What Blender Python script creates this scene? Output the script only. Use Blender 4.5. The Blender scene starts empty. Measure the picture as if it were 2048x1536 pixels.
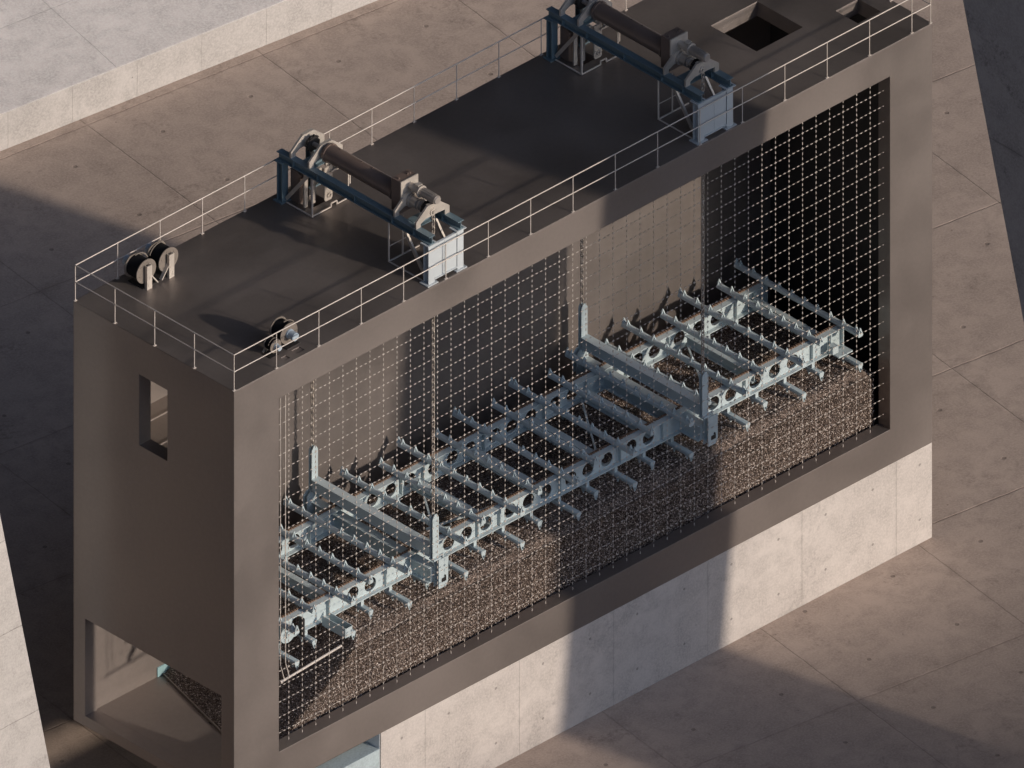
import bpy, math, random
import numpy as np
from mathutils import Vector, Matrix

random.seed(7)
rng = np.random.default_rng(7)
scene = bpy.context.scene
COL = scene.collection
PI = math.pi

# ------------------------------------------------------------------ helpers
class MB:
    """collects shapes; build() links them as ONE mesh object"""
    def __init__(self):
        self.v, self.f, self.s = [], [], []

    def poly(self, pts, faces, smooth=False):
        n = len(self.v)
        self.v += [tuple(p) for p in pts]
        for fc in faces:
            self.f.append(tuple(n + i for i in fc))
            self.s.append(smooth)

    def box(self, x0, y0, z0, x1, y1, z1):
        self.poly([(x0, y0, z0), (x1, y0, z0), (x1, y1, z0), (x0, y1, z0),
                   (x0, y0, z1), (x1, y0, z1), (x1, y1, z1), (x0, y1, z1)],
                  [(0, 3, 2, 1), (4, 5, 6, 7), (0, 1, 5, 4), (1, 2, 6, 5), (2, 3, 7, 6), (3, 0, 4, 7)])

    def hexa(self, b, t):
        self.poly(list(b) + list(t),
                  [(0, 3, 2, 1), (4, 5, 6, 7), (0, 1, 5, 4), (1, 2, 6, 5), (2, 3, 7, 6), (3, 0, 4, 7)])

    def bar(self, p, q, w, h, up=(0, 0, 1)):
        p, q = Vector(p), Vector(q)
        d = (q - p).normalized()
        up = Vector(up)
        if abs(d.dot(up)) > .98:
            up = Vector((1, 0, 0))
        s = d.cross(up).normalized()
        u = s.cross(d).normalized()
        c = [(-w/2, -h/2), (w/2, -h/2), (w/2, h/2), (-w/2, h/2)]
        a = [p + s*i + u*j for i, j in c]
        b = [q + s*i + u*j for i, j in c]
        self.poly(a + b, [(0, 3, 2, 1), (4, 5, 6, 7), (0, 1, 5, 4), (1, 2, 6, 5), (2, 3, 7, 6), (3, 0, 4, 7)])

    def cyl(self, p, q, r, n=12, r2=None, caps=True, smooth=True):
        p, q = Vector(p), Vector(q)
        r2 = r if r2 is None else r2
        d = (q - p).normalized()
        a = Vector((0, 0, 1)) if abs(d.z) < .9 else Vector((1, 0, 0))
        s = d.cross(a).normalized()
        u = s.cross(d).normalized()
        P = [p + (s*math.cos(2*PI*k/n) + u*math.sin(2*PI*k/n))*r for k in range(n)]
        Q = [q + (s*math.cos(2*PI*k/n) + u*math.sin(2*PI*k/n))*r2 for k in range(n)]
        self.poly(P + Q, [(k, k + n, (k + 1) % n + n, (k + 1) % n) for k in range(n)], smooth)
        if caps:
            self.poly(P, [tuple(range(n))])
            self.poly(Q, [tuple(reversed(range(n)))])

    def tube(self, pts, r, n=8):
        for a, b in zip(pts[:-1], pts[1:]):
            self.cyl(a, b, r, n)

    def ring(self, c, axis, ro, ri, w, n=28):
        """flat annulus of thickness w round axis y"""
        y0, y1 = c[1] - w/2, c[1] + w/2
        P = []
        for y in (y0, y1):
            for r in (ro, ri):
                P += [(c[0] + r*math.cos(2*PI*k/n), y, c[2] + r*math.sin(2*PI*k/n)) for k in range(n)]
        F = []
        for k in range(n):
            j = (k + 1) % n
            F += [(k, j, n + j, n + k), (2*n + j, 2*n + k, 3*n + k, 3*n + j),
                  (k, 2*n + k, 2*n + j, j), (n + j, 3*n + j, 3*n + k, n + k)]
        self.poly(P, F)

    def prism(self, pts, axis, w0, w1):
        """extrude a polygon; axis 'y': pts are (x,z); 'x': (y,z); 'z': (x,y)"""
        def P(a, b, w):
            return {'y': (a, w, b), 'x': (w, a, b), 'z': (a, b, w)}[axis]
        n = len(pts)
        self.poly([P(a, b, w0) for a, b in pts] + [P(a, b, w1) for a, b in pts],
                  [tuple(range(n)), tuple(reversed(range(n, 2*n)))] +
                  [(k, k + n, (k + 1) % n + n, (k + 1) % n) for k in range(n)])

    def plate(self, axis, w0, w1, a0, a1, b0, b1, holes=(), skip=()):
        """slab with rectangular holes (a0,a1,b0,b1). skip: outer sides left open ('a0','a1','b0','b1')"""
        A = sorted({a0, a1, *[h[0] for h in holes], *[h[1] for h in holes]})
        B = sorted({b0, b1, *[h[2] for h in holes], *[h[3] for h in holes]})
        def P(a, b, w):
            return {'y': (a, w, b), 'x': (w, a, b), 'z': (a, b, w)}[axis]
        na, nb = len(A), len(B)
        def solid(i, j):
            if not (0 <= i < na - 1 and 0 <= j < nb - 1):
                return False
            ca, cb = (A[i] + A[i+1])/2, (B[j] + B[j+1])/2
            return not any(h[0] < ca < h[1] and h[2] < cb < h[3] for h in holes)
        V = [P(a, b, w) for w in (w0, w1) for a in A for b in B]
        def I(k, i, j):
            return k*na*nb + i*nb + j
        F = []
        for i in range(na - 1):
            for j in range(nb - 1):
                if not solid(i, j):
                    continue
                F.append((I(0, i, j), I(0, i+1, j), I(0, i+1, j+1), I(0, i, j+1)))
                F.append((I(1, i, j), I(1, i, j+1), I(1, i+1, j+1), I(1, i+1, j)))
                for di, dj, e in ((-1, 0, ((i, j), (i, j+1))), (1, 0, ((i+1, j), (i+1, j+1))),
                                  (0, -1, ((i, j), (i+1, j))), (0, 1, ((i, j+1), (i+1, j+1)))):
                    if solid(i + di, j + dj):
                        continue
                    name = {(-1, 0): 'a0', (1, 0): 'a1', (0, -1): 'b0', (0, 1): 'b1'}[(di, dj)]
                    outer = (di == -1 and i == 0) or (di == 1 and i == na - 2) or (dj == -1 and j == 0) or (dj == 1 and j == nb - 2)
                    if outer and name in skip:
                        continue
                    (p, q), (r, s) = e
                    F.append((I(0, p, q), I(0, r, s), I(1, r, s), I(1, p, q)))
        self.poly(V, F)

    def build(self, name, mat, parent=None, bevel=0):
        off = Vector(parent.matrix_world.translation) if parent else Vector((0, 0, 0))
        if parent:
            off = Vector(LOC.get(parent.name, (0, 0, 0)))
        me = bpy.data.meshes.new(name)
        me.from_pydata([(x - off.x, y - off.y, z - off.z) for x, y, z in self.v], [], self.f)
        me.polygons.foreach_set('use_smooth', self.s)
        me.materials.append(mat)
        import bmesh
        bm = bmesh.new(); bm.from_mesh(me)
        bmesh.ops.recalc_face_normals(bm, faces=bm.faces)
        bm.to_mesh(me); bm.free()
        o = bpy.data.objects.new(name, me)
        COL.objects.link(o)
        if parent:
            o.parent = parent
            LOC[o.name] = tuple(off)
        if bevel:
            b = o.modifiers.new('bevel', 'BEVEL'); b.width = bevel; b.segments = 2; b.limit_method = 'ANGLE'
        return o

LOC = {}      # world position of every parent's origin

def tag(o, label=None, cat=None, group=None, kind=None):
    for k, v in (('label', label), ('category', cat), ('group', group), ('kind', kind)):
        if v:
            o[k] = v
    return o

def thing(name, loc, label, cat, group=None):
    o = bpy.data.objects.new(name, None)
    o.empty_display_size = .3
    o.location = loc
    COL.objects.link(o)
    LOC[o.name] = tuple(loc)
    return tag(o, label, cat, group)

def copy_tree(o, parent=None):
    c = o.copy(); COL.objects.link(c)
    if parent:
        c.parent = parent
    for ch in [x for x in bpy.data.objects if x.parent == o]:
        copy_tree(ch, c)
    return c

# ------------------------------------------------------------------ materials
class G:
    def __init__(self, name):
        self.m = bpy.data.materials.new(name); self.m.use_nodes = True
        self.t = self.m.node_tree; self.N = self.t.nodes; self.L = self.t.links
        self.b = self.N['Principled BSDF']
    def n(self, typ, **kw):
        x = self.N.new(typ)
        for k, v in kw.items():
            setattr(x, k, v)
        return x
    def set(self, sock, v):
        if isinstance(v, bpy.types.NodeSocket):
            self.L.new(v, sock)
        else:
            sock.default_value = v
    def math(self, op, a, b=0.0, c=None):
        x = self.n('ShaderNodeMath', operation=op)
        self.set(x.inputs[0], a); self.set(x.inputs[1], b)
        if c is not None:
            self.set(x.inputs[2], c)
        return x.outputs[0]
    def mr(self, v, a, b, c, d, smooth=True):
        x = self.n('ShaderNodeMapRange')
        if smooth:
            x.interpolation_type = 'SMOOTHSTEP'
        for i, q in enumerate((v, a, b, c, d)):
            self.set(x.inputs[i], q)
        return x.outputs[0]
    def coord(self, out='Object'):
        return self.n('ShaderNodeTexCoord').outputs[out]
    def noise(self, vec, scale, detail=6, rough=.6, dist=0):
        x = self.n('ShaderNodeTexNoise')
        self.L.new(vec, x.inputs['Vector'])
        x.inputs['Scale'].default_value = scale; x.inputs['Detail'].default_value = detail
        x.inputs['Roughness'].default_value = rough; x.inputs['Distortion'].default_value = dist
        return x.outputs['Fac']
    def mix(self, f, a, b, blend='MIX'):
        x = self.n('ShaderNodeMix', data_type='RGBA', blend_type=blend)
        self.set(x.inputs[0], f)
        for s, v in ((x.inputs[6], a), (x.inputs[7], b)):
            self.set(s, v if isinstance(v, bpy.types.NodeSocket) else (*v, 1))
        return x.outputs[2]
    def bump(self, h, strength, dist=.02):
        x = self.n('ShaderNodeBump')
        x.inputs['Strength'].default_value = strength; x.inputs['Distance'].default_value = dist
        self.L.new(h, x.inputs['Height'])
        self.L.new(x.outputs[0], self.b.inputs['Normal'])

def paint(name, col, rough=.45, metal=0.0, var=.12, scale=3.0, bump=.06, edge=0, dirt=0.0, spec=.5):
    g = G(name); c = g.coord()
    big = g.noise(c, scale*.25, 4); fine = g.noise(c, scale*9, 8, .7)
    f = g.math('ADD', g.math('MULTIPLY', big, .6), g.math('MULTIPLY', fine, .4))
    lo = [x*(1 - var) for x in col]; hi = [min(1, x*(1 + var)) for x in col]
    k = g.mix(g.mr(f, .32, .68, 0, 1), lo, hi)
    if dirt:
        d = g.mr(g.noise(c, scale*2.2, 10, .75), .52, .72, 0, dirt)
        k = g.mix(d, k, (.10, .065, .04))
    g.L.new(k, g.b.inputs['Base Color'])
    g.L.new(g.mr(big, .3, .7, rough*.88, min(1, rough*1.15)), g.b.inputs['Roughness'])
    g.b.inputs['Metallic'].default_value = metal
    g.b.inputs['Specular IOR Level'].default_value = spec
    g.bump(fine, bump, .01)
    if edge:
        bv = g.n('ShaderNodeBevel', samples=4); bv.inputs['Radius'].default_value = edge
        bump_node = [n for n in g.N if n.type == 'BUMP'][0]
        g.L.new(bv.outputs[0], bump_node.inputs['Normal'])
    return g.m

def concrete(name, col, seams=(), holes=None, seam_w=.02, stain=.5, warp=.03, seam_dark=.5, hole_r=.075, pits=.5):
    """seams: list of (axis, spacing, offset); holes: (axisA, spA, offA, axisB, spB, offB)"""
    g = G(name); c = g.coord()
    sep = g.n('ShaderNodeSeparateXYZ'); g.L.new(c, sep.inputs[0]); ax = sep.outputs
    w = g.math('MULTIPLY', g.math('SUBTRACT', g.noise(c, 1.6, 6, .7), .5), warp*2)
    def dist(axis, sp, off, wob=True):
        v = g.math('ADD', ax[axis], w) if wob else ax[axis]
        f = g.math('FRACT', g.math('ADD', g.math('DIVIDE', g.math('SUBTRACT', v, off), sp), 100.5))
        return g.math('MULTIPLY', g.math('ABSOLUTE', g.math('SUBTRACT', f, .5)), sp)
    big = g.noise(c, .22, 5, .6); mid = g.noise(c, 1.5, 9, .65, .4); fine = g.noise(c, 16, 9, .72)
    k = g.mix(g.mr(big, .3, .7, 0, 1), [x*.86 for x in col], [min(.95, x*1.1) for x in col])
    k = g.mix(g.mr(mid, .35, .68, 0, .7), k, [x*.66 for x in col])
    k = g.mix(g.mr(fine, .35, .7, 0, .75), k, [min(.95, x*1.2) for x in col])
    # dark smears and mildew
    sm = g.math('MULTIPLY', g.mr(g.noise(c, .55, 8, .7, .8), .52, .66, 0, 1), g.mr(g.noise(c, 7, 10, .8), .45, .62, 0, 1))
    k = g.mix(g.math('MULTIPLY', sm, stain), k, [x*.34 for x in col])
    vo = g.n('ShaderNodeTexVoronoi'); g.L.new(c, vo.inputs['Vector']); vo.inputs['Scale'].default_value = 1.7
    pit = g.mr(vo.outputs['Distance'], .028, .06, 1, 0)
    pit = g.math('MULTIPLY', pit, g.mr(g.noise(c, 2.3, 2), .48, .55, 0, 1))
    k = g.mix(g.math('MULTIPLY', pit, pits), k, [x*.3 for x in col])
    h = g.math('SUBTRACT', g.math('MULTIPLY', fine, .25), g.math('MULTIPLY', pit, .6))
    h = g.math('ADD', h, g.math('MULTIPLY', mid, .25))
    for (a, sp, off) in seams:
        d = dist(a, sp, off)
        line = g.mr(d, seam_w*.35, seam_w, 1, 0)
        wide = g.math('MULTIPLY', g.mr(d, 0, seam_w*9, 1, 0), g.mr(mid, .42, .62, 0, 1))
        k = g.mix(g.math('MULTIPLY', line, seam_dark), k, [x*.22 for x in col])
        k = g.mix(g.math('MULTIPLY', wide, .35*stain), k, [x*.4 for x in col])
        h = g.math('SUBTRACT', h, g.math('MULTIPLY', line, 1.0))
    if holes:
        a, sa, oa, b, sb, ob = holes
        r = g.math('SQRT', g.math('ADD', g.math('POWER', dist(a, sa, oa, False), 2), g.math('POWER', dist(b, sb, ob, False), 2)))
        hm = g.mr(r, hole_r*.75, hole_r, 1, 0)
        k = g.mix(g.math('MULTIPLY', hm, .5), k, [x*.25 for x in col])
        h = g.math('SUBTRACT', h, g.math('MULTIPLY', hm, 2.0))
    g.L.new(k, g.b.inputs['Base Color'])
    g.b.inputs['Roughness'].default_value = .85
    g.b.inputs['Specular IOR Level'].default_value = .25
    g.bump(h, .55, .025)
    return g.m

M = {}
M['housing'] = paint('housing_paint', (.285, .25, .23), .60, .92, .07, .9, .035, edge=.022)
hb = M['housing'].node_tree.nodes['Principled BSDF']
hb.inputs['Coat Weight'].default_value = .35; hb.inputs['Coat Roughness'].default_value = .16
M['machine'] = paint('machine_paint', (.455, .53, .54), .42, 0, .08, 3, .05, dirt=.06)
M['beam'] = paint('beam_paint', (.13, .185, .21), .45, 0, .12, 3, .05)
M['panel'] = paint('panel_paint', (.47, .505, .515), .45, 0, .06, 2, .04)
M['galv'] = paint('galvanised_steel', (.52, .47, .41), .42, .35, .14, 6, .08, dirt=.12)
M['motor'] = paint('motor_metal', (.44, .395, .35), .34, .45, .1, 5, .04)
M['tube'] = paint('torque_tube_paint', (.175, .130, .108), .38, .15, .12, 4, .05)
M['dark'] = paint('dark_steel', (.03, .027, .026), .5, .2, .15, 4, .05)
M['black'] = paint('black_hose', (.008, .008, .009), .75, 0, .1, 6, .1, spec=.2)
M['rail'] = paint('rail_metal', (.58, .52, .46), .4, .1, .08, 5, .03)
M['chain'] = paint('chain_steel', (.46, .40, .34), .4, .5, .2, 12, .05)
M['rack'] = paint('rusty_roller_chain', (.20, .13, .09), .7, .2, .3, 20, .1)
M['wire'] = paint('pale_wire', (.52, .465, .41), .5, 0, .04, 5, .02)
M['flange'] = paint('reel_flange', (.21, .18, .152), .45, .2, .1, 5, .04)
M['blue'] = paint('blue_motor_paint', (.36, .43, .48), .42, 0, .08, 4, .04)
M['teal'] = paint('teal_paint', (.28, .44, .46), .4, 0, .08, 3, .04)
M['paleteal'] = paint('glow_pale_teal', (.84, .92, .94), .6, 0, .10, 3, .06)
g = G('gravel_base'); c = g.coord()
vo = g.n('ShaderNodeTexVoronoi'); g.L.new(c, vo.inputs['Vector']); vo.inputs['Scale'].default_value = 24
sp = g.n('ShaderNodeSeparateColor'); g.L.new(vo.outputs['Color'], sp.inputs[0])
g.L.new(g.mix(sp.outputs[0], (.03, .02, .015), (.30, .23, .185)), g.b.inputs['Base Color'])
g.b.inputs['Roughness'].default_value = .9
g.bump(vo.outputs['Distance'], 1.0, .03)
M['soil'] = g.m
M['bluish'] = concrete('glow_concrete', (.40, .475, .49), [], None, .02, .2, .01, .2, .05, .3)

gm = G('gravel_chips')
geo = gm.n('ShaderNodeNewGeometry')
cr = gm.n('ShaderNodeValToRGB')
gm.L.new(geo.outputs['Random Per Island'], cr.inputs[0])
e = cr.color_ramp.elements
e[0].position = 0; e[0].color = (.050, .032, .023, 1)
e[1].position = 1; e[1].color = (.92, .80, .70, 1)
for p, c in ((.38, (.12, .080, .060, 1)), (.64, (.26, .190, .150, 1)), (.86, (.60, .495, .415, 1))):
    x = e.new(p); x.color = c
gm.L.new(cr.outputs[0], gm.b.inputs['Base Color'])
gm.b.inputs['Roughness'].default_value = .75
M['gravel'] = gm.m

SLAB = 5.65
M['ground'] = concrete('ground_concrete', (.455, .362, .297), [(0, SLAB, 0), (1, SLAB, 0)],
                       (0, SLAB/2, SLAB/4, 1, SLAB/2, SLAB/4), .030, .55, .045, .2, .07, .5)
M['plinth'] = concrete('plinth_concrete', (.52, .475, .435), [(0, 3.4, 8.4)],
                       (0, 1.7, 7.55, 2, 1.7, .75), .012, .4, .004, .3, .045, .35)
M['terrace_top'] = concrete('terrace_top_pale', (.84, .765, .71), [(0, 5.65, 1.2), (1, 5.65, 3.2)], None, .014, .16, .03, .3, .055, .5)  # top face coloured much paler than the front
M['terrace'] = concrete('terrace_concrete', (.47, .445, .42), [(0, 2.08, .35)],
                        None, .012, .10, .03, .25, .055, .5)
M['bounce_white'] = concrete('bounce_white', (.86, .85, .83), [], None, .02, .1, .01, .2, .05, .2)
M['pylon'] = concrete('pylon_concrete', (.43, .40, .37), [(2, 2.9, .9)], None, .02, .4, .05, .3, .05, .3)
M['tower'] = concrete('tower_concrete', (.36, .345, .34), [(2, 5.6, 1.3)], None, .02, .9, .05, .3, .05, .6)

# ------------------------------------------------------------------ dimensions (metres)
L, W, H = 25.2, 6.0, 13.0
GZ = -2.95
OX0, OX1, OZ0, OZ1 = 1.62, 23.68, 1.08, 12.04      # the big opening in the front wall
T = .43                                            # front wall thickness

# ------------------------------------------------------------------ ground
GROT = math.radians(-7.8)
mb = MB()
S = 240
mb.poly([(-S, -S, 0), (S, -S, 0), (S, S, 0), (-S, S, 0)], [(0, 1, 2, 3)])
ground = mb.build('ground', M['ground'])
ground.location = (28.6, 28.58, GZ)
ground.rotation_euler = (0, 0, GROT)
tag(ground, kind='structure')

# ------------------------------------------------------------------ raised terrace behind
mb = MB()
hT, rise = 1.15, .11
x0, x1, y0, y1 = -70, 80, .3, 40
mb.hexa([(x0, y0, 0), (x1, y0, 0), (x1, y1, 0), (x0, y1, 0)],
        [(x0, y0, hT), (x1, y0, hT), (x1, y1, hT + rise*(y1 - y0)), (x0, y1, hT + rise*(y1 - y0))])
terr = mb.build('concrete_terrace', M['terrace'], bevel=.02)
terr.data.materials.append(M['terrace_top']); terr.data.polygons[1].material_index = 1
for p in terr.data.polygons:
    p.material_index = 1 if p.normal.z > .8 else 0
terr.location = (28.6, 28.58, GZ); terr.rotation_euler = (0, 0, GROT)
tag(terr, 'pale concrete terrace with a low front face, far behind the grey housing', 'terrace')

# ------------------------------------------------------------------ leaning concrete blocks and added reflector
mb = MB()   # sunlit pylon at the left: its right side leans to the left
def px(z):
    return -16.25 - .209*(z - 13.3)
Y0, Y1 = -10.0, -7.6
zt = 34
mb.hexa([(-40, Y0, GZ), (px(GZ), Y0, GZ), (px(GZ), Y1, GZ), (-40, Y1, GZ)],
        [(-40, Y0, zt), (px(zt), Y0, zt), (px(zt), Y1, zt), (-40, Y1, zt)])
o = mb.build('concrete_pylon', M['pylon'], bevel=.02)
tag(o, 'sunlit pale concrete pylon with a slanting edge, left of the housing', 'pylon')
mb = MB()  # unseen block, added to reflect sunlight onto the housing's left wall
mb.box(-3.35, 8.2, GZ, -2.10, 10.4, 11.0)
o = mb.build('bounce_block', M['bounce_white'], bevel=.02)
tag(o, 'narrow white reflector block added out of view behind the rear left corner of the housing', 'block')

mb = MB()   # shaded tower at the right, in front: its shadow is the dark band across the housing
vx, vy = .035, .30
bx, by, bz = 16.9, -12.0, 13.2
wx, wy = 5.0, 4.45
def tow(z):
    x, y = bx + vx*(z - bz), by + vy*(z - bz)
    return [(x, y - wy, z), (x + wx, y - wy, z), (x + wx, y, z), (x, y, z)]
mb.hexa(tow(GZ), tow(34))
o = mb.build('concrete_tower', M['tower'], bevel=.02)
tag(o, 'dark shaded concrete tower leaning at the right edge of the scene', 'tower')

mb = MB()   # long wall far in front, outside the picture: it shades the near ground
mb.box(-140, -1.0, 0, 150, 0, 40.4)
o = mb.build('concrete_wall', M['pylon'], bevel=.02)
o.location = (49.4, -129.6, GZ); o.rotation_euler = (0, 0, math.radians(-12))
tag(o, 'long plain concrete wall standing far in front of the housing', 'wall')

# ------------------------------------------------------------------ plinth
pl = thing('concrete_plinth', (5.3, 0, GZ), 'pale concrete plinth with tie holes and panel seams, under the housing', 'plinth')
mb = MB(); mb.box(5.3, .0, GZ, L, W - .02, -.004)
mb.build('base_block', M['plinth'], pl, bevel=.012)
mb = MB(); mb.box(5.285, .04, GZ, 5.298, W - .06, -.02)  # thin panel whose pale teal colour stands for the bluish glow
mb.build('glow_panel', M['paleteal'], pl)
mb = MB(); mb.box(2.2, .03, GZ, 5.28, .56, -.50)  # added block: the bluish glow under the housing is in its colour
o = mb.build('glow_block', M['bluish'], bevel=.015)
tag(o, 'added pale block, bluish for the glow, beside the left end of the concrete plinth, under the housing', 'block')

# ------------------------------------------------------------------ housing
hs = thing('steel_housing', (0, 0, 0), 'huge dark grey steel housing, its front open behind a wire mesh', 'housing')
mb = MB()
mb.plate('y', 0, T, 0, L, 0, H - .022, [(OX0, OX1, OZ0, OZ1)])
mb.build('front_wall', M['housing'], hs)
mb = MB()
mb.plate('x', 0, .42, T, W, 0, H - .022, [(2.49, 3.55, 9.67, 11.87), (.47, 5.57, .32, 3.34)], skip=('a0',))
mb.build('side_wall', M['housing'], hs)
mb = MB()
mb.plate('x', L - .42, L, T, W, 0, H - .022, skip=('a0',))
mb.build('side_wall', M['housing'], hs)
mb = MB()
mb.box(L - .44, T + .01, .33, L - .424, 5.59, H - .46)  # near-black sheet added for the deep shade on the inner end wall
mb.build('shade_panel', M['dark'], hs)
mb = MB()
mb.plate('y', 5.6, W - .002, .422, L - .422, 0, H - .022)
mb.build('rear_wall', M['housing'], hs)
mb = MB()
mb.plate('z', .003, .32, .422, L - .422, T + .002, 5.598)
mb.build('floor', M['housing'], hs)
G1, G2 = 7.75, 17.48        # gantry centre lines
holes = [(20.98, 22.65, 2.2, 3.9), (23.8, 24.62, 1.33, 2.16)]
for g in (G1, G2):
    holes += [(g - .3, g + .3, .45, .82), (g - .3, g + .3, 4.86, 5.34)]
holes += [(2.42, 2.70, .16, .36), (1.98, 2.16, .14, .30)]
mb = MB()
mb.plate('z', H - .02, H, 0, L, 0, W, holes)
mb.plate('z', H - .45, H - .023, .423, L - .423, T + .003, 5.597, holes[:6])
roof = mb.build('roof', M['housing'], hs)
mb = MB()
mb.box(.95, 2.3, 8.78, 3.0, 5.597, 8.9)
for yy in (3.0, 4.0, 5.0):
    mb.box(.95, yy, 8.901, 3.0, yy + .05, 8.94)
mb.build('landing', M['housing'], hs)
# teal lined outlet at the foot of the rear wall
mb = MB()
mb.box(2.62, 5.57, .325, 3.4, 5.596, .62)
mb.build('outlet_liner', M['teal'], hs)

mb = MB(); mb.bar((2.80, 5.55, .36), (1.42, .45, .36), .03, .06)
mb.build('hopper_edge', M['housing'], hs)
# ------------------------------------------------------------------ railing round the roof
rl = thing('guard_railing', (0, 0, H), 'thin pale two bar guard railing round the roof edge', 'railing')
e0 = .03
loop = [(e0, e0), (L - e0, e0), (L - e0, W - e0), (e0, W - e0), (e0, e0)]
for nm, hh, r in (('top_rail', 1.1, .0165), ('mid_rail', .58, .015)):
    mb = MB()
    mb.tube([(x, y, H + hh) for x, y in loop], r, 8)
    mb.build(nm, M['rail'], rl)
pts = []
for k in range(17):
    pts += [(e0 + 1.529*k, e0), (e0 + 1.529*k, W - e0)]
pts += [(L - e0, e0), (L - e0, W - e0)]
for k in range(1, 4):
    pts += [(e0, e0 + k*(W - 2*e0)/4), (L - e0, e0 + k*(W - 2*e0)/4)]
mb = MB()
mb.cyl((0, 0, 0), (0, 0, 1.1), .0135, 8)
mb.box(-.05, -.028, .001, .05, .028, .016)
post = None
for x, y in pts:
    if post is None:
        post = mb.build('post', M['rail']); p = post
    else:
        p = post.copy(); COL.objects.link(p)
    p.parent = rl; p.location = (x, y, 0)

# ------------------------------------------------------------------ mesh screen in the opening
mb = MB()
MY = .2
DX, DZ = .488, .478
xs = [23.15 - DX*k for k in range(45) if 23.15 - DX*k > OX0 + .05]
zs = [11.53 - DZ*k for k in range(-1, 24) if OZ0 + .05 < 11.53 - DZ*k < OZ1 + .1]
hw = .0085
def dashes(lo, hi, ref, pitch, ln):
    k = math.floor((lo - ref)/pitch)
    while True:
        a = ref + k*pitch - ln/2; b = a + ln
        if a > hi:
            break
        a2, b2 = max(a, lo), min(b, hi)
        if b2 - a2 > .02:
            yield a2, b2
        k += 1
for x in xs:
    for a, b in dashes(OZ0 + .012, OZ1 - .01, 11.53, DZ/3, .072):
        mb.box(x - hw, MY - hw, a, x + hw, MY + hw, b)
    mb.box(x - .0006, MY - .0006, OZ0 + .004, x + .0006, MY + .0006, OZ1 - .004)
for z in zs:
    for a, b in dashes(OX0 + .012, OX1 - .05, 23.15, DX/3, .072):
        mb.box(a, MY - hw - .004, z - hw, b, MY + hw - .004, z + hw)
    mb.box(OX0 + .004, MY - .0026, z - .0006, OX1 - .004, MY - .0014, z + .0006)
o = mb.build('wire_mesh', M['wire'])
tag(o, 'white dashed wire mesh stretched across the open front of the housing', 'mesh')

# ------------------------------------------------------------------ gravel
GT = 2.70
gy0, gy1, gx1 = .56, 5.58, 23.62
def toe(y):
    return 1.55 + .26*(y - .5)
# smooth noise for the surface
def vnoise(x, y, seed):
    r = np.random.default_rng(seed)
    g = r.random((64, 64))
    xi, yi = np.floor(x).astype(int), np.floor(y).astype(int)
    fx, fy = x - xi, y - yi
    fx, fy = fx*fx*(3 - 2*fx), fy*fy*(3 - 2*fy)
    a, b = g[xi % 64, yi % 64], g[(xi + 1) % 64, yi % 64]
    c, d = g[xi % 64, (yi + 1) % 64], g[(xi + 1) % 64, (yi + 1) % 64]
    return (a*(1 - fx) + b*fx)*(1 - fy) + (c*(1 - fx) + d*fx)*fy
def gheight(x, y):
    n = .13*(vnoise(x*1.1, y*1.1, 3) - .5) + .08*(vnoise(x*2.7 + 9, y*2.7, 4) - .5)
    slope = .34 + .66*(x - toe(y))
    top = GT + .02 - .05*(y - gy0) + n - .16*np.exp(-((y - gy0)/.16)**2) - .10*np.exp(-((gx1 - x)/.14)**2)
    return np.minimum(top, slope + n*.6)
nx, ny = 260, 60
X, Yg = np.meshgrid(np.linspace(1.3, gx1, nx), np.linspace(gy0, gy1, ny), indexing='ij')
Z = np.maximum(gheight(X, Yg), .325)
verts = np.stack([X, Yg, Z], -1).reshape(-1, 3)
faces = [(i*ny + j, (i+1)*ny + j, (i+1)*ny + j + 1, i*ny + j + 1) for i in range(nx - 1) for j in range(ny - 1)
         if max(Z[i, j], Z[i+1, j], Z[i+1, j+1], Z[i, j+1]) > .326]
base = len(verts)
fr = [(X[i, 0], gy0 + .03, .325) for i in range(nx)]
rt = [(gx1, Yg[-1, j], .325) for j in range(ny)]
faces += [(i*ny, (i+1)*ny, base + i + 1, base + i) for i in range(nx - 1)]
faces += [((nx-1)*ny + j, (nx-1)*ny + j + 1, base + nx + j + 1, base + nx + j) for j in range(ny - 1)]
verts = np.concatenate([verts, fr, rt])
# chips: squashed octahedra lying on the surface
def chips(P, size, flat):
    n = len(P)
    oct_ = np.array([(1, 0, 0), (-1, 0, 0), (0, 1, 0), (0, -1, 0), (0, 0, 1), (0, 0, -1)], float)
    a = size[:, None]*rng.uniform(.45, 1.1, (n, 3))
    v = oct_[None]*a[:, None, :] + rng.normal(0, .12, (n, 6, 3))*size[:, None, None]
    q = rng.normal(size=(n, 4)); q /= np.linalg.norm(q, axis=1, keepdims=True)
    w, x, y, z = q.T
    R = np.stack([np.stack([1-2*(y*y+z*z), 2*(x*y-z*w), 2*(x*z+y*w)], -1),
                  np.stack([2*(x*y+z*w), 1-2*(x*x+z*z), 2*(y*z-x*w)], -1),
                  np.stack([2*(x*z-y*w), 2*(y*z+x*w), 1-2*(x*x+y*y)], -1)], 1)
    return np.einsum('nij,nkj->nki', R, v)*flat[:, None, :] + P[:, None, :]
n1 = 210000
xx = rng.uniform(1.3, gx1, n1); yy = rng.uniform(gy0, gy1, n1)
hh = gheight(xx, yy); k = hh > .33
P1 = np.stack([xx, yy, hh + rng.uniform(-.01, .02, n1)], -1)[k]
n2 = 110000
xx = rng.uniform(1.3, gx1, n2); ft = gheight(xx, np.full(n2, gy0))
zz = rng.uniform(.7, GT, n2); k = zz < ft
P2 = np.stack([xx, np.full(n2, gy0) + rng.uniform(-.03, .03, n2), zz], -1)[k]
n3 = 8000
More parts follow.
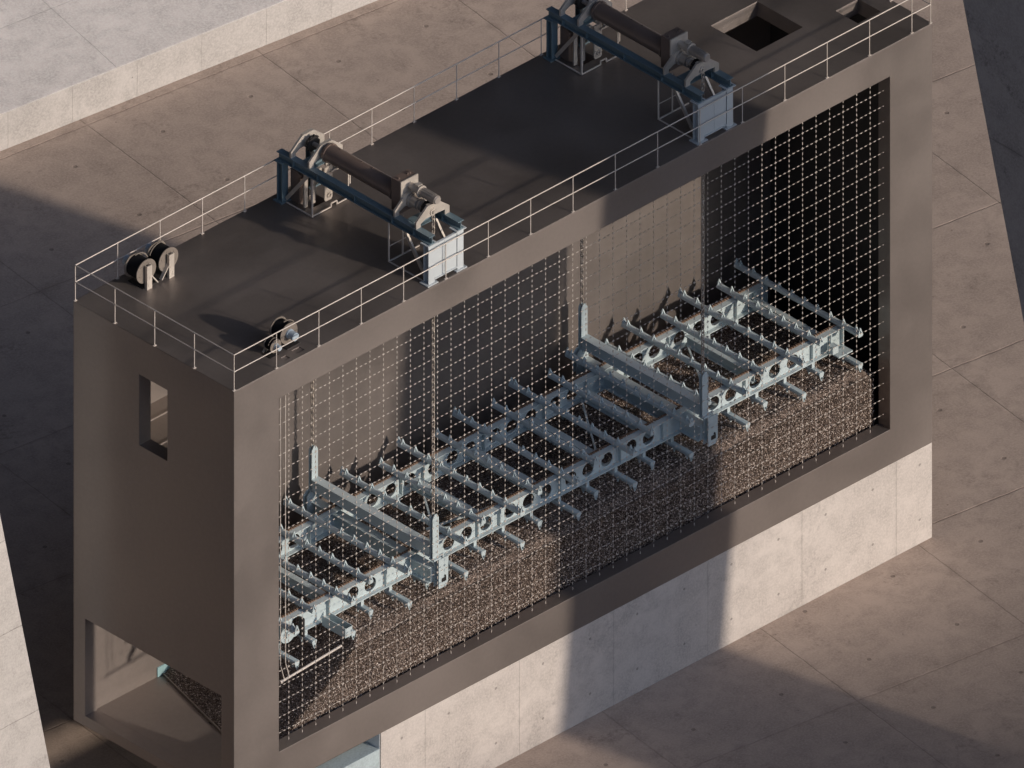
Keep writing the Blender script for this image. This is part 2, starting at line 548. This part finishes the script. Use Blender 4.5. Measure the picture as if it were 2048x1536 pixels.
P3 = np.stack([np.full(n3, gx1) + rng.uniform(-.01, .03, n3), rng.uniform(gy0, gy1, n3), rng.uniform(.6, GT - .1, n3)], -1)
P = np.concatenate([P1, P2, P3])
flat = np.concatenate([np.tile((1.15, 1.15, .38), (len(P1), 1)), np.tile((1.1, .40, 1.1), (len(P2), 1)), np.tile((.4, 1.1, 1.1), (len(P3), 1))])
C = chips(P, rng.uniform(.011, .0245, len(P)), flat)
tri = np.array([(0, 2, 4), (2, 1, 4), (1, 3, 4), (3, 0, 4), (2, 0, 5), (1, 2, 5), (3, 1, 5), (0, 3, 5)])
nb = len(verts)
fv = (tri[None] + (np.arange(len(P))*6)[:, None, None] + nb).reshape(-1, 3)
allv = np.concatenate([verts, C.reshape(-1, 3)])
me = bpy.data.meshes.new('gravel_bed')
me.vertices.add(len(allv)); me.vertices.foreach_set('co', allv.astype(np.float32).ravel())
fq = np.array(faces, np.int32)
nl = fq.size + fv.size
me.loops.add(nl); me.loops.foreach_set('vertex_index', np.concatenate([fq.ravel(), fv.ravel()]).astype(np.int32))
me.polygons.add(len(fq) + len(fv))
me.polygons.foreach_set('loop_start', np.concatenate([np.arange(len(fq))*4, fq.size + np.arange(len(fv))*3]).astype(np.int32))
me.update(calc_edges=True); me.validate()
me.materials.append(M['gravel']); me.materials.append(M['soil'])
mi = np.zeros(len(me.polygons), int); mi[:len(faces)] = 1
me.polygons.foreach_set('material_index', mi)
o = bpy.data.objects.new('gravel_bed', me); COL.objects.link(o)
tag(o, 'thick bed of brown gravel filling the bottom of the housing', 'gravel', kind='stuff')

# ------------------------------------------------------------------ gantries on the roof
def make_gantry(cx):
    r = thing('hoist_gantry', (cx, 3.0, H), 'steel hoist gantry nearer the cable reels, standing on the dark roof', 'gantry',
              'hoist gantries spanning the roof')
    def P(mbd, name, mat, parent=r, bevel=0):
        mbd.v = [(x + cx, y, z + H) for x, y, z in mbd.v]
        return mbd.build(name, M[mat], parent, bevel)
    w = .52
    for s in (-1, 1):
        for yc in (.2, 5.68):
            m = MB()
            m.box(s*w - .11, yc - .10, .03, s*w + .11, yc - .08, 1.22)
            m.box(s*w - .11, yc + .08, .03, s*w + .11, yc + .10, 1.22)
            m.box(s*w - .012, yc - .08, .03, s*w + .012, yc + .08, 1.22)
            m.box(s*w - .19, yc - .16, .002, s*w + .19, yc + .16, .03)
            m.box(s*w - .17, yc - .15, 1.22, s*w + .17, yc + .15, 1.25)
            P(m, 'leg', 'panel' if yc < 1 else 'beam')
        m = MB()                                                     # I beam
        m.box(s*w - .10, .08, 1.252, s*w + .10, 5.80, 1.275)
        m.box(s*w - .10, .08, 1.475, s*w + .10, 5.80, 1.50)
        m.box(s*w - .01, .08, 1.275, s*w + .01, 5.80, 1.475)
        for yy in (.7, 1.5, 2.9, 4.3, 5.2):
            m.box(s*w - .095, yy, 1.276, s*w + .095, yy + .015, 1.474)
        P(m, 'bridge_beam', 'beam')
        for ya, yb in ((.34, 1.15), (5.54, 4.70)):
            m = MB(); m.bar((s*w, ya, .10), (s*w, yb, 1.22), .10, .02, (1, 0, 0))
            m.bar((s*w + .04, ya, .10), (s*w + .04, yb, 1.22), .02, .08, (1, 0, 0))
            P(m, 'brace', 'galv')
    m = MB(); m.box(-.405, .125, .10, .405, .155, 1.20)
    m.box(-.03, .115, .11, .03, .124, 1.19); m.box(-.405, .09, 1.17, .405, .124, 1.20)
    m.box(-.405, .09, .10, .405, .124, .13)
    P(m, 'front_panel', 'panel')
    for yc in (1.0, 4.9):                                            # cross beams carrying the shaft
        m = MB()
        m.box(-w + .11, yc - .12, 1.44, w - .11, yc + .12, 1.505)
        m.box(-w + .11, yc - .015, 1.28, w - .11, yc + .015, 1.44)
        m.box(-w + .11, yc - .12, 1.26, w - .11, yc + .12, 1.28)
        P(m, 'cross_beam', 'beam')
    arch = [(-.60, 1.502), (-.60, 1.70), (-.19, 2.04), (.21, 2.04), (.60, 1.72), (.60, 1.502),
            (.44, 1.502), (.44, 1.66), (.18, 1.68), (-.26, 1.68), (-.44, 1.60), (-.44, 1.502)]
    for yc in (.62, 1.42, 4.62, 5.30):
        m = MB(); m.prism(arch, 'y', yc - .03, yc + .03)
        m.box(-.185, yc - .05, 2.041, .205, yc + .05, 2.055)
        a = P(m, 'bearing_frame', 'galv')
        m = MB(); m.cyl((0, yc - .06, 1.80), (0, yc - .028, 1.80), .11, 16); m.cyl((0, yc - .10, 1.80), (0, yc - .06, 1.80), .05, 12)
        P(m, 'bearing', 'galv', a)
    for yc in (.62 + .18, 5.30 - .2):
        m = MB(); m.cyl((0, yc - .05, 1.80), (0, yc + .05, 1.80), .20, 20)
        for k in range(10):
            a = k*PI/5
            m.cyl((.2*math.cos(a), yc - .03, 1.8 + .2*math.sin(a)), (.2*math.cos(a), yc + .03, 1.8 + .2*math.sin(a)), .045, 6)
        P(m, 'chain_wheel', 'dark')
    m = MB(); m.cyl((0, .66, 1.80), (0, 5.26, 1.80), .06, 12); P(m, 'shaft', 'motor')
    m = MB()
    m.cyl((0, 1.86, 1.80), (0, 4.52, 1.80), .245, 28)
    for yy in (2.0, 2.9, 3.3, 4.1, 4.4):
        m.cyl((.05, yy, 2.03), (.05, yy, 2.06), .02, 8)
    for yy in (1.93, 4.45):
        m.cyl((0, yy - .03, 1.80), (0, yy + .03, 1.80), .275, 28)
    P(m, 'torque_tube', 'tube')
    m = MB(); m.box(-.30, 1.50, 1.42, .30, 1.84, 2.40)
    for x in (-.2, .12, .2):
        m.cyl((x, 1.66, 2.40), (x, 1.66, 2.44), .03, 8)
    gb = P(m, 'gearbox', 'tube', bevel=.02)
    m = MB(); m.box(-.31, 1.46, 1.90, .31, 1.498, 2.42)
    P(m, 'cover_plate', 'galv', gb)
    m = MB(); m.cyl((0, 1.10, 1.80), (0, 1.40, 1.80), .17, 20); m.cyl((0, 1.32, 1.80), (0, 1.47, 1.80), .21, 24)
    m.cyl((0, .86, 1.80), (0, 1.1, 1.80), .12, 16); m.cyl((0, 1.0, 1.8), (0, 1.05, 1.8), .16, 20)
    P(m, 'coupling', 'motor')
    mt = MB()
    mt.cyl((.02, .46, 2.20), (.02, 1.02, 2.20), .125, 24); mt.cyl((.02, .42, 2.20), (.02, .46, 2.20), .10, 24, .12)
    for k in range(14):
        a = 2*PI*k/14
        mt.bar((.02 + .128*math.cos(a), .56, 2.2 + .128*math.sin(a)), (.02 + .128*math.cos(a), .98, 2.2 + .128*math.sin(a)), .012, .012)
    mo = P(mt, 'motor', 'motor')
    m = MB(); m.cyl((.02, 1.02, 2.20), (.02, 1.06, 2.20), .17, 24); m.cyl((.02, 1.06, 2.20), (.02, 1.30, 2.20), .11, 20, .13)
    m.cyl((.02, 1.30, 2.20), (.02, 1.46, 2.20), .09, 20); m.box(-.06, 1.08, 2.30, .10, 1.22, 2.38)
    P(m, 'motor_flange', 'galv', mo)
    for yc, x1 in ((1.62, .50), (4.53, .74)):                        # thin frames round the chain slots
        m = MB()
        if yc < 3:
            m.bar((-.60, yc, .02), (-.60, yc, 1.24), .035, .035); m.bar((-.60, yc, .035), (x1, yc, .035), .035, .035)
            m.bar((-.60, yc, .50), (x1, yc, .50), .02, .02); m.bar((-.1, yc, .03), (-.1, yc, 1.24), .035, .035)
            m.bar((-.60, yc, .035), (-.60, .35, .035), .03, .03)
        else:
            m.bar((-.56, yc, .02), (-.56, yc, 1.24), .05, .03)
            m.bar((-.56, yc, .035), (.12, yc, .035), .03, .03); m.bar((.12, yc, .02), (.12, yc, .14), .03, .03)
            m.bar((.12, yc, .14), (.33, yc, .14), .03, .03); m.bar((.33, yc, .14), (.33, yc, .02), .03, .03)
            m.bar((.33, yc, .035), (x1, yc, .035), .03, .03); m.bar((x1, yc, .02), (x1, yc, .9), .03, .03)
            m.bar((x1 + .06, yc, .45), (x1 + .06, yc, .98), .03, .03)
            m.bar((-.56, yc, .035), (-.56, 5.5, .035), .03, .03)
        P(m, 'guard_frame', 'rail')
    m = MB()                                                         # rear hanger plate, pulley block and counterweight box
    m.prism([(.06, .16), (.02, .22), (.02, 1.20), (.30, 1.20), (.30, .22), (.26, .16)], 'y', 4.66, 4.70)
    m.box(.02, 4.64, .40, .30, 4.659, .42); m.box(.22, 4.62, 1.0, .55, 4.72, 1.06)
    h = P(m, 'hanger_plate', 'galv')
    m = MB(); m.ring((.17, 4.645, .32), 'y', .075, .045, .03, 14); P(m, 'chain_link', 'motor', h)
    m = MB(); m.cyl((-.06, 4.74, 1.10), (-.06, 5.0, 1.10), .12, 18); m.cyl((.24, 4.74, 1.25), (.24, 5.0, 1.25), .10, 18)
    P(m, 'guide_roller', 'galv')
    m = MB(); m.box(-.40, 5.18, .05, -.05, 5.50, 1.0); m.box(-.46, 5.05, .90, .0, 5.17, 1.02)
    P(m, 'counterweight', 'tube')
    m = MB(); m.box(-.42, 4.96, .03, -.30, 5.0, 1.2); m.box(-.16, 4.96, .03, -.02, 5.0, 1.15)
    P(m, 'guide_post', 'galv')
    return r

gan = make_gantry(G1)
g2 = copy_tree(gan)
g2.location = (G2, 3.0, H)
g2['label'] = 'steel hoist gantry nearer the square roof hatches, half in the shade'

# ------------------------------------------------------------------ cable reels
def make_reel(sc, label, mirrored):
    """axle along y, support post on the -y side, motor on the +y side (mirrored: the other way)"""
    r = thing('cable_reel', (0, 0, 0), label, 'cable reel', 'motorised cable reels on the roof')
    f = -1 if mirrored else 1
    def B(mbd, name, mat, parent=r):
        mbd.v = [(x*sc, y*sc*f, z*sc) for x, y, z in mbd.v]
        return mbd.build(name, M[mat], parent)
    cz = .50
    m = MB(); m.cyl((0, -.20, cz), (0, .20, cz), .30, 36); B(m, 'cable_drum', 'black')
    for y in (-.225, .225):
        m = MB(); m.cyl((0, y - .012, cz), (0, y + .012, cz), .35, 40)
        for k in range(6):
            a = k*PI/3 + .3
            m.cyl((.26*math.cos(a), y - .022, cz + .26*math.sin(a)), (.26*math.cos(a), y + .022, cz + .26*math.sin(a)), .018, 8)
        B(m, 'flange', 'flange')
    m = MB(); m.box(-.09, -.36, 0.0, .09, -.335, .72); m.box(-.09, -.335, 0, -.065, -.27, .72); m.box(.065, -.335, 0, .09, -.27, .72)
    m.cyl((0, -.335, cz), (0, -.24, cz), .05, 12)
    m.box(-.05, -.368, .08, -.02, -.36, .20); m.box(.0, -.368, .30, .04, -.36, .38)
    B(m, 'support_post', 'galv')
    m = MB(); m.bar((.05, -.29, .44), (.33, -.29, .05), .03, .10, (0, 1, 0)); B(m, 'brace', 'galv')
    m = MB(); m.box(-.14, -.26, .002, .40, .30, .03); B(m, 'base_plate', 'dark')
    m = MB(); m.cyl((0, .24, cz), (0, .30, cz), .15, 24); B(m, 'gear_housing', 'blue')
    m = MB(); m.cyl((0, .30, cz), (0, .52, cz), .135, 24); m.cyl((0, .52, cz), (0, .53, cz), .12, 24); B(m, 'motor', 'blue')
    m = MB()
    for k in range(9):
        a0, a1 = .35 + k*.16, .35 + (k + 1)*.16
        m.bar((  .38*math.cos(a0), .1, cz + .38*math.sin(a0)), (  .38*math.cos(a1), .1, cz + .38*math.sin(a1)), .03, .02, (0, 1, 0))
    B(m, 'cable_guide', 'flange')
    return r
def turn(o):
    # mirror only the support brace side
    for c in [x for x in bpy.data.objects if x.parent == o]:
        c.scale.x = -1
ra = make_reel(1.0, 'large cable reel with pale post at the rear, beside the corner railing', False); ra.location = (1.80, 5.38, H)
rb = make_reel(1.0, 'large cable reel with pale post, right one of the rear pair', False); rb.location = (2.60, 5.38, H); turn(rb)
rc = make_reel(.88, 'larger cable reel with pale blue motor facing the front railing', True); rc.location = (2.48, .72, H)
rd = make_reel(.56, 'smallest cable reel, beside the front railing left of a larger one', True); rd.location = (1.98, .62, H); turn(rd)

# ------------------------------------------------------------------ hoisted comb frame
ZB, ZT2 = 3.26, 3.86          # girder bottom and top
YF, YR = 1.40, 4.25           # girder lines
fm = thing('comb_frame', (12.6, 2.85, 2.95), 'long pale blue comb frame of holed girders hanging over the gravel', 'comb frame')
HX = [3.6, 5.63, 6.26, 9.09, 9.73, 10.43, 11.30, 11.97, 12.60, 13.50, 14.12, 14.80, 15.67, 16.30, 18.65, 19.27, 20.16, 20.85, 21.50]
GX0, GX1_ = 2.55, 23.25

def holed_web(m, x0, x1, z0, z1, y0, y1, hx, r, n=24):
    cz = (z0 + z1)/2 - .032
    edges = [x0]
    for a, b in zip(hx[:-1], hx[1:]):
        edges.append((a + b)/2)
    edges.append(x1)
    for i, c in enumerate(hx):
        a, b = edges[i], edges[i+1]
        ang = sorted({2*PI*k/n for k in range(n)} | {math.atan2(z - cz, x - c) % (2*PI) for x in (a, b) for z in (z0, z1)})
        O, I = [], []
        for t in ang:
            dx, dz = math.cos(t), math.sin(t)
            s = min([((b if dx > 0 else a) - c)/dx if abs(dx) > 1e-9 else 1e9, ((z1 if dz > 0 else z0) - cz)/dz if abs(dz) > 1e-9 else 1e9])
            O.append((c + dx*s, cz + dz*s)); I.append((c + dx*r, cz + dz*r))
        k = len(ang)
        V = [(p[0], y, p[1]) for y in (y0, y1) for ring in (O, I) for p in ring]
        F = []
        for q in range(k):
            w = (q + 1) % k
            F += [(q, w, k + w, k + q), (2*k + w, 2*k + q, 3*k + q, 3*k + w), (k + q, k + w, 3*k + w, 3*k + q)]
        m.poly(V, F)
for yc in (YF, YR):
    m = MB()
    m.box(GX0, yc - .125, ZT2 - .03, GX1_, yc + .125, ZT2)
    m.box(GX0, yc - .14, ZB, GX1_, yc + .14, ZB + .03)
    holed_web(m, GX0, GX1_, ZB + .03, ZT2 - .03, yc - .012, yc + .012, HX, .205)
    m.box(GX0, yc - .12, ZB + .03, GX0 + .03, yc + .12, ZT2 - .03); m.box(GX1_ - .03, yc - .12, ZB + .03, GX1_, yc + .12, ZT2 - .03)
    gi = m.build('holed_girder', M['machine'], fm)
    for sx in (4.7, 6.75, 8.62, 10.08, 10.87, 13.05, 15.22, 16.75, 18.2, 19.72, 22.15, 22.8):
        m = MB(); m.box(sx - .012, yc - .115, ZB + .031, sx + .012, yc - .014, ZT2 - .031)
        m.box(sx - .012, yc + .014, ZB + .031, sx + .012, yc + .115, ZT2 - .031)
        m.build('stiffener', M['machine'], gi)
    m = MB()
    k = GX0 + .1
    while k < GX1_ - .1:
        m.box(k, yc + .05, ZT2 + .002, k + .055, yc + .105, ZT2 + .045)
        k += .085
    m.box(GX0 + .05, yc + .066, ZT2 + .001, GX1_ - .05, yc + .09, ZT2 + .025)
    m.build('roller_chain', M['rack'], gi)

def make_arm(half, up):
    """toothed comb arm along y, centred on y=0; teeth point up or down"""
    m = MB(); s = 1 if up else -1
    # rounded spine
    m.prism([(-.062, 0), (-.085, .03*s), (-.070, .105*s), (-.025, .142*s), (.025, .142*s), (.070, .105*s), (.085, .03*s), (.062, 0)], 'y', -half, half)
    y = [.24 + .48*k for k in range(5)] if half > 2.1 else [.48*k for k in range(5)]
    ys = sorted({round(v, 3) for v in y if v < half - .1} | {round(-v, 3) for v in y if v < half - .1} | {half - .02, -half + .02})
    for q in ys:
        m.prism([(-.088, .06*s), (-.012, .265*s), (.012, .265*s), (.088, .06*s)], 'y', q - .015, q + .015)
        m.prism([(q - .085, .135*s), (q, .25*s), (q + .085, .135*s)], 'x', -.009, .009)
    return m
protos = {}
for k in range(21):
    x = 23.2 - 1.017*k
    half = 2.33 if k % 2 == 0 else 1.93
    for up in (True, False):
        key = (half, up)
        if key not in protos:
            LOC['_'] = None
            a = make_arm(half, up).build('comb_arm', M['machine'])
            protos[key] = a
        else:
            a = protos[key].copy(); COL.objects.link(a)
        a.parent = fm
        a.location = (x - 12.6, 2.93 - 2.85, (ZT2 + .03 if up else ZB - .20) - 2.95)
    for yc in (YF, YR):
        for z0, z1 in ((ZT2 + .001, ZT2 + .029), (ZB - .199, ZB - .001)):
            m = MB(); m.box(x - .05, yc - .08, z0, x + .05, yc + .05, z1)
            m.build('arm_clip', M['machine'], fm)
for x in (4.95, 10.45, 12.55, 14.6, 16.55, 20.3, 22.75):             # plain cross members
    m = MB(); yA, yB = YF + .17, YR - .17
    m.box(x - .09, yA, 3.34, x + .09, yB, 3.37); m.box(x - .09, yA, 3.62, x + .09, yB, 3.65); m.box(x - .012, yA, 3.37, x + .012, yB, 3.62)
    m.cyl((x + .22, yA, 3.50), (x + .22, yB, 3.50), .06, 12) if x in (10.45, 14.6) else None
    m.build('cross_member', M['machine'], fm)
for a, b in (((8.9, 1.6), (10.6, 4.0)), ((9.35, 2.2), (10.4, 1.6)), ((9.2, 2.35), (12.1, 1.75)), ((18.7, 1.6), (20.2, 4.0)), ((14.7, 1.6), (16.4, 4.0))):
    m = MB(); m.bar((a[0], a[1], 3.45), (b[0], b[1], 3.45), .05, .05); m.build('diagonal_brace', M['machine'], fm)

for cx in (G1, G2):                                                  # lifting beams with their hangers
    m = MB()
    m.box(cx - .13, .62, 4.12, cx + .13, 5.02, 4.14); m.box(cx - .13, .62, 4.43, cx + .13, 5.02, 4.45)
    m.box(cx - .11, .62, 4.14, cx - .09, 5.02, 4.43); m.box(cx + .09, .62, 4.14, cx + .11, 5.02, 4.43)
    lb = m.build('lifting_beam', M['machine'], fm)
    m = MB()
    m.box(cx - .14, .62, 3.28, cx + .14, 5.05, 3.31); m.box(cx - .14, .62, 3.74, cx + .14, 5.05, 3.77); m.box(cx - .05, .62, 3.31, cx + .05, 5.05, 3.74)
    m.build('lower_beam', M['machine'], fm)
    for yf, z0 in ((.56, 3.16), (5.08, 3.5)):
        m = MB()
        m.prism([(cx - .11, 4.06), (cx - .11, 5.32), (cx - .04, 5.44), (cx + .04, 5.44), (cx + .11, 5.32), (cx + .11, 4.06)], 'y', yf - .075, yf - .05)
        m.prism([(cx - .11, 4.06), (cx - .11, 5.32), (cx - .04, 5.44), (cx + .04, 5.44), (cx + .11, 5.32), (cx + .11, 4.06)], 'y', yf + .02, yf + .045)
        m.box(cx - .045, yf - .0765, 5.16, cx + .03, yf - .074, 5.27)
        m.box(cx - .13, yf - .15, 4.06, cx + .13, yf + .045, 4.10)
        hp = m.build('hanger_plate', M['machine'], lb)
        if yf < 1:
            m = MB()
            m.prism([(cx + .02, z0), (cx + .02, 4.055), (cx + .36, 4.055), (cx + .36, z0 + .14), (cx + .28, z0)], 'y', yf - .17, yf - .14)
            m.prism([(cx + .02, z0), (cx + .02, 4.055), (cx + .36, 4.055), (cx + .36, z0 + .14), (cx + .28, z0)], 'y', yf + .0, yf + .03)
            m.box(cx + .03, yf - .14, z0 + .1, cx + .33, yf, z0 + .14)
            m.build('end_plate', M['machine'], lb)
            m = MB(); m.box(cx + .12, yf - .18, z0 + .17, cx + .28, yf - .171, z0 + .29); m.cyl((cx + .24, yf - .19, z0 + .33), (cx + .24, yf - .17, z0 + .33), .03, 8)
            m.build('fixing', M['dark'], lb)
        else:
            m = MB()
            m.prism([(cx - .30, 3.40), (cx - .30, 3.98), (cx - .18, 4.10), (cx + .12, 4.10), (cx + .12, 3.40)], 'y', yf - .10, yf - .07)
            m.prism([(cx - .30, 3.40), (cx - .30, 3.98), (cx - .18, 4.10), (cx + .12, 4.10), (cx + .12, 3.40)], 'y', yf + .03, yf + .06)
            m.build('end_plate', M['machine'], lb)
# tension wheel and channel at the left end of the front girder
m = MB(); m.cyl((3.05, 1.14, 3.56), (3.05, 1.19, 3.56), .27, 32); m.cyl((3.05, 1.08, 3.56), (3.05, 1.14, 3.56), .10, 20)
m.build('tension_wheel', M['machine'], fm)
m = MB(); m.box(3.52, 1.05, 3.28, 3.57, 1.23, 3.84); m.build('chain_stop', M['dark'], fm)
m = MB(); m.box(4.35, .35, 3.20, 4.61, 1.22, 3.22); m.box(4.35, .35, 3.22, 4.37, 1.22, 3.50); m.box(4.59, .35, 3.22, 4.61, 1.22, 3.50)
m.box(4.375, .34, 3.225, 4.585, .348, 3.49)
m.build('drive_channel', M['machine'], fm)
m = MB(); m.box(22.6, 1.02, 3.4, 22.8, 1.22, 3.62); m.box(22.7, .9, 3.3, 23.2, 1.2, 3.34)
m.build('drive_bracket', M['machine'], fm)

# ------------------------------------------------------------------ hoist chains
def chain(cx, cy, z0, z1, label):
    pitch, R, r = .115, .058, .017
    nlinks = int((z1 - z0)/pitch)
    m = MB()
    nu, nv = 10, 6
    for i in range(nlinks):
        cz = z0 + (i + .5)*pitch
        V, F = [], []
        for u in range(nu):
            a = 2*PI*u/nu
            for v in range(nv):
                b = 2*PI*v/nv
                rad = R*.78 + r*math.cos(b)
                x, z, y = rad*math.cos(a), rad*math.sin(a)*1.55, r*math.sin(b)
                if i % 2:
                    x, y = y, x
                V.append((cx + x, cy + y, cz + z))
        for u in range(nu):
            for v in range(nv):
                F.append((u*nv + v, ((u + 1) % nu)*nv + v, ((u + 1) % nu)*nv + (v + 1) % nv, u*nv + (v + 1) % nv))
        m.poly(V, F, True)
    o = m.build('hoist_chain', M['chain'])
    return tag(o, label, 'chain', 'hoist chains between gantries and frame')
chain(G1 - .0, .58, 5.36, H + 1.75, 'front hoist chain of the gantry nearer the reels, in full sun')
chain(G1 - .0, 5.10, 5.36, H + 1.75, 'rear hoist chain of the gantry nearer the reels, in front of the sunlit wall')
chain(G2 - .0, .58, 5.36, H + 1.75, 'shaded front hoist chain of the gantry nearer the hatches')
chain(G2 - .0, 5.10, 5.36, H + 1.75, 'rear hoist chain of the gantry nearer the hatches, against the wall')

# ------------------------------------------------------------------ hoses and their manifold
mf = thing('hose_manifold', (2.2, .5, 1.9), 'thin pale pipe with two hanging hoses, low at the left end of the gravel', 'pipe')
m = MB(); m.cyl((2.12, .40, 2.86), (4.28, .42, 2.98), .035, 10)
m.cyl((2.12, .40, 2.86), (2.05, .40, 2.855), .05, 10); m.build('pipe', M['rail'], mf)
for x in (2.10, 2.28):
    m = MB(); m.tube([(x, .44, H - .3), (x, .44, 3.35), (x + .10, .40, 2.88)], .014, 8)
    m.build('hose', M['rail'], mf)

# ------------------------------------------------------------------ light
sun_dir = Vector((.249, -1, .3207)).normalized()
sl = bpy.data.lights.new('sun', 'SUN'); sl.energy = 3.05; sl.angle = math.radians(1.7); sl.color = (1.0, .865, .74)
so = bpy.data.objects.new('sun', sl); COL.objects.link(so)
so.rotation_euler = (-sun_dir).to_track_quat('-Z', 'Y').to_euler()
so.location = sun_dir*60
w = bpy.data.worlds.new('World'); scene.world = w; w.use_nodes = True
nt = w.node_tree
bg = nt.nodes['Background']
sky = nt.nodes.new('ShaderNodeTexSky'); sky.sky_type = 'NISHITA'; sky.sun_disc = False
sky.sun_elevation = math.asin(sun_dir.z)
sky.sun_rotation = math.atan2(sun_dir.x, sun_dir.y)
sky.dust_density = 2.0
# hazy bright sky low in the south, dimmer and neutral overhead
tc = nt.nodes.new('ShaderNodeTexCoord')
dp = nt.nodes.new('ShaderNodeVectorMath'); dp.operation = 'DOT_PRODUCT'
dp.inputs[1].default_value = Vector((.05, -.96, .26)).normalized()
nt.links.new(tc.outputs['Generated'], dp.inputs[0])
mr = nt.nodes.new('ShaderNodeMapRange'); mr.interpolation_type = 'SMOOTHSTEP'
mr.inputs[1].default_value = .15; mr.inputs[2].default_value = .97
nt.links.new(dp.outputs['Value'], mr.inputs[0])
tint = nt.nodes.new('ShaderNodeMix'); tint.data_type = 'RGBA'
tint.inputs[6].default_value = (.78, .46, .28, 1); tint.inputs[7].default_value = (2.7, 3.1, 3.9, 1)
nt.links.new(mr.outputs[0], tint.inputs[0])
mul = nt.nodes.new('ShaderNodeMix'); mul.data_type = 'RGBA'; mul.blend_type = 'MULTIPLY'; mul.inputs[0].default_value = 1
nt.links.new(sky.outputs[0], mul.inputs[6]); nt.links.new(tint.outputs[2], mul.inputs[7])
# the sky opposite the sun is dimmer still
sx = nt.nodes.new('ShaderNodeSeparateXYZ'); nt.links.new(tc.outputs['Generated'], sx.inputs[0])
m2 = nt.nodes.new('ShaderNodeMapRange'); m2.interpolation_type = 'SMOOTHSTEP'
for i, v in enumerate((.05, .75, 1.0, .30)):
    m2.inputs[i + 1].default_value = v
nt.links.new(sx.outputs['Y'], m2.inputs[0])
dim = nt.nodes.new('ShaderNodeVectorMath'); dim.operation = 'SCALE'
nt.links.new(mul.outputs[2], dim.inputs[0]); nt.links.new(m2.outputs[0], dim.inputs['Scale'])
nt.links.new(dim.outputs[0], bg.inputs[0])
bg.inputs[1].default_value = .055

# ------------------------------------------------------------------ camera (parallel projection)
PXM = 77.0
right = Vector((.7196, -.6944, 0)); up = Vector((.6944*.5467, .7196*.5467, .8373)); back = right.cross(up).normalized()
ctr = Vector((0, 0, 13)) + right*(556/PXM) + up*(15/PXM)
cam = bpy.data.cameras.new('camera'); cam.type = 'ORTHO'; cam.ortho_scale = 2048/PXM
cam.clip_start = 1; cam.clip_end = 600
co = bpy.data.objects.new('camera', cam); COL.objects.link(co)
Rm = Matrix((right, up, back)).transposed()
co.matrix_world = Matrix.Translation(ctr + back*150) @ Rm.to_4x4()
scene.camera = co

scene.view_settings.view_transform = 'Standard'
scene.view_settings.look = 'None'
scene.view_settings.exposure = 0.0
scene.view_settings.gamma = 1
scene.cycles.use_denoising = True
scene.cycles.max_bounces = 6
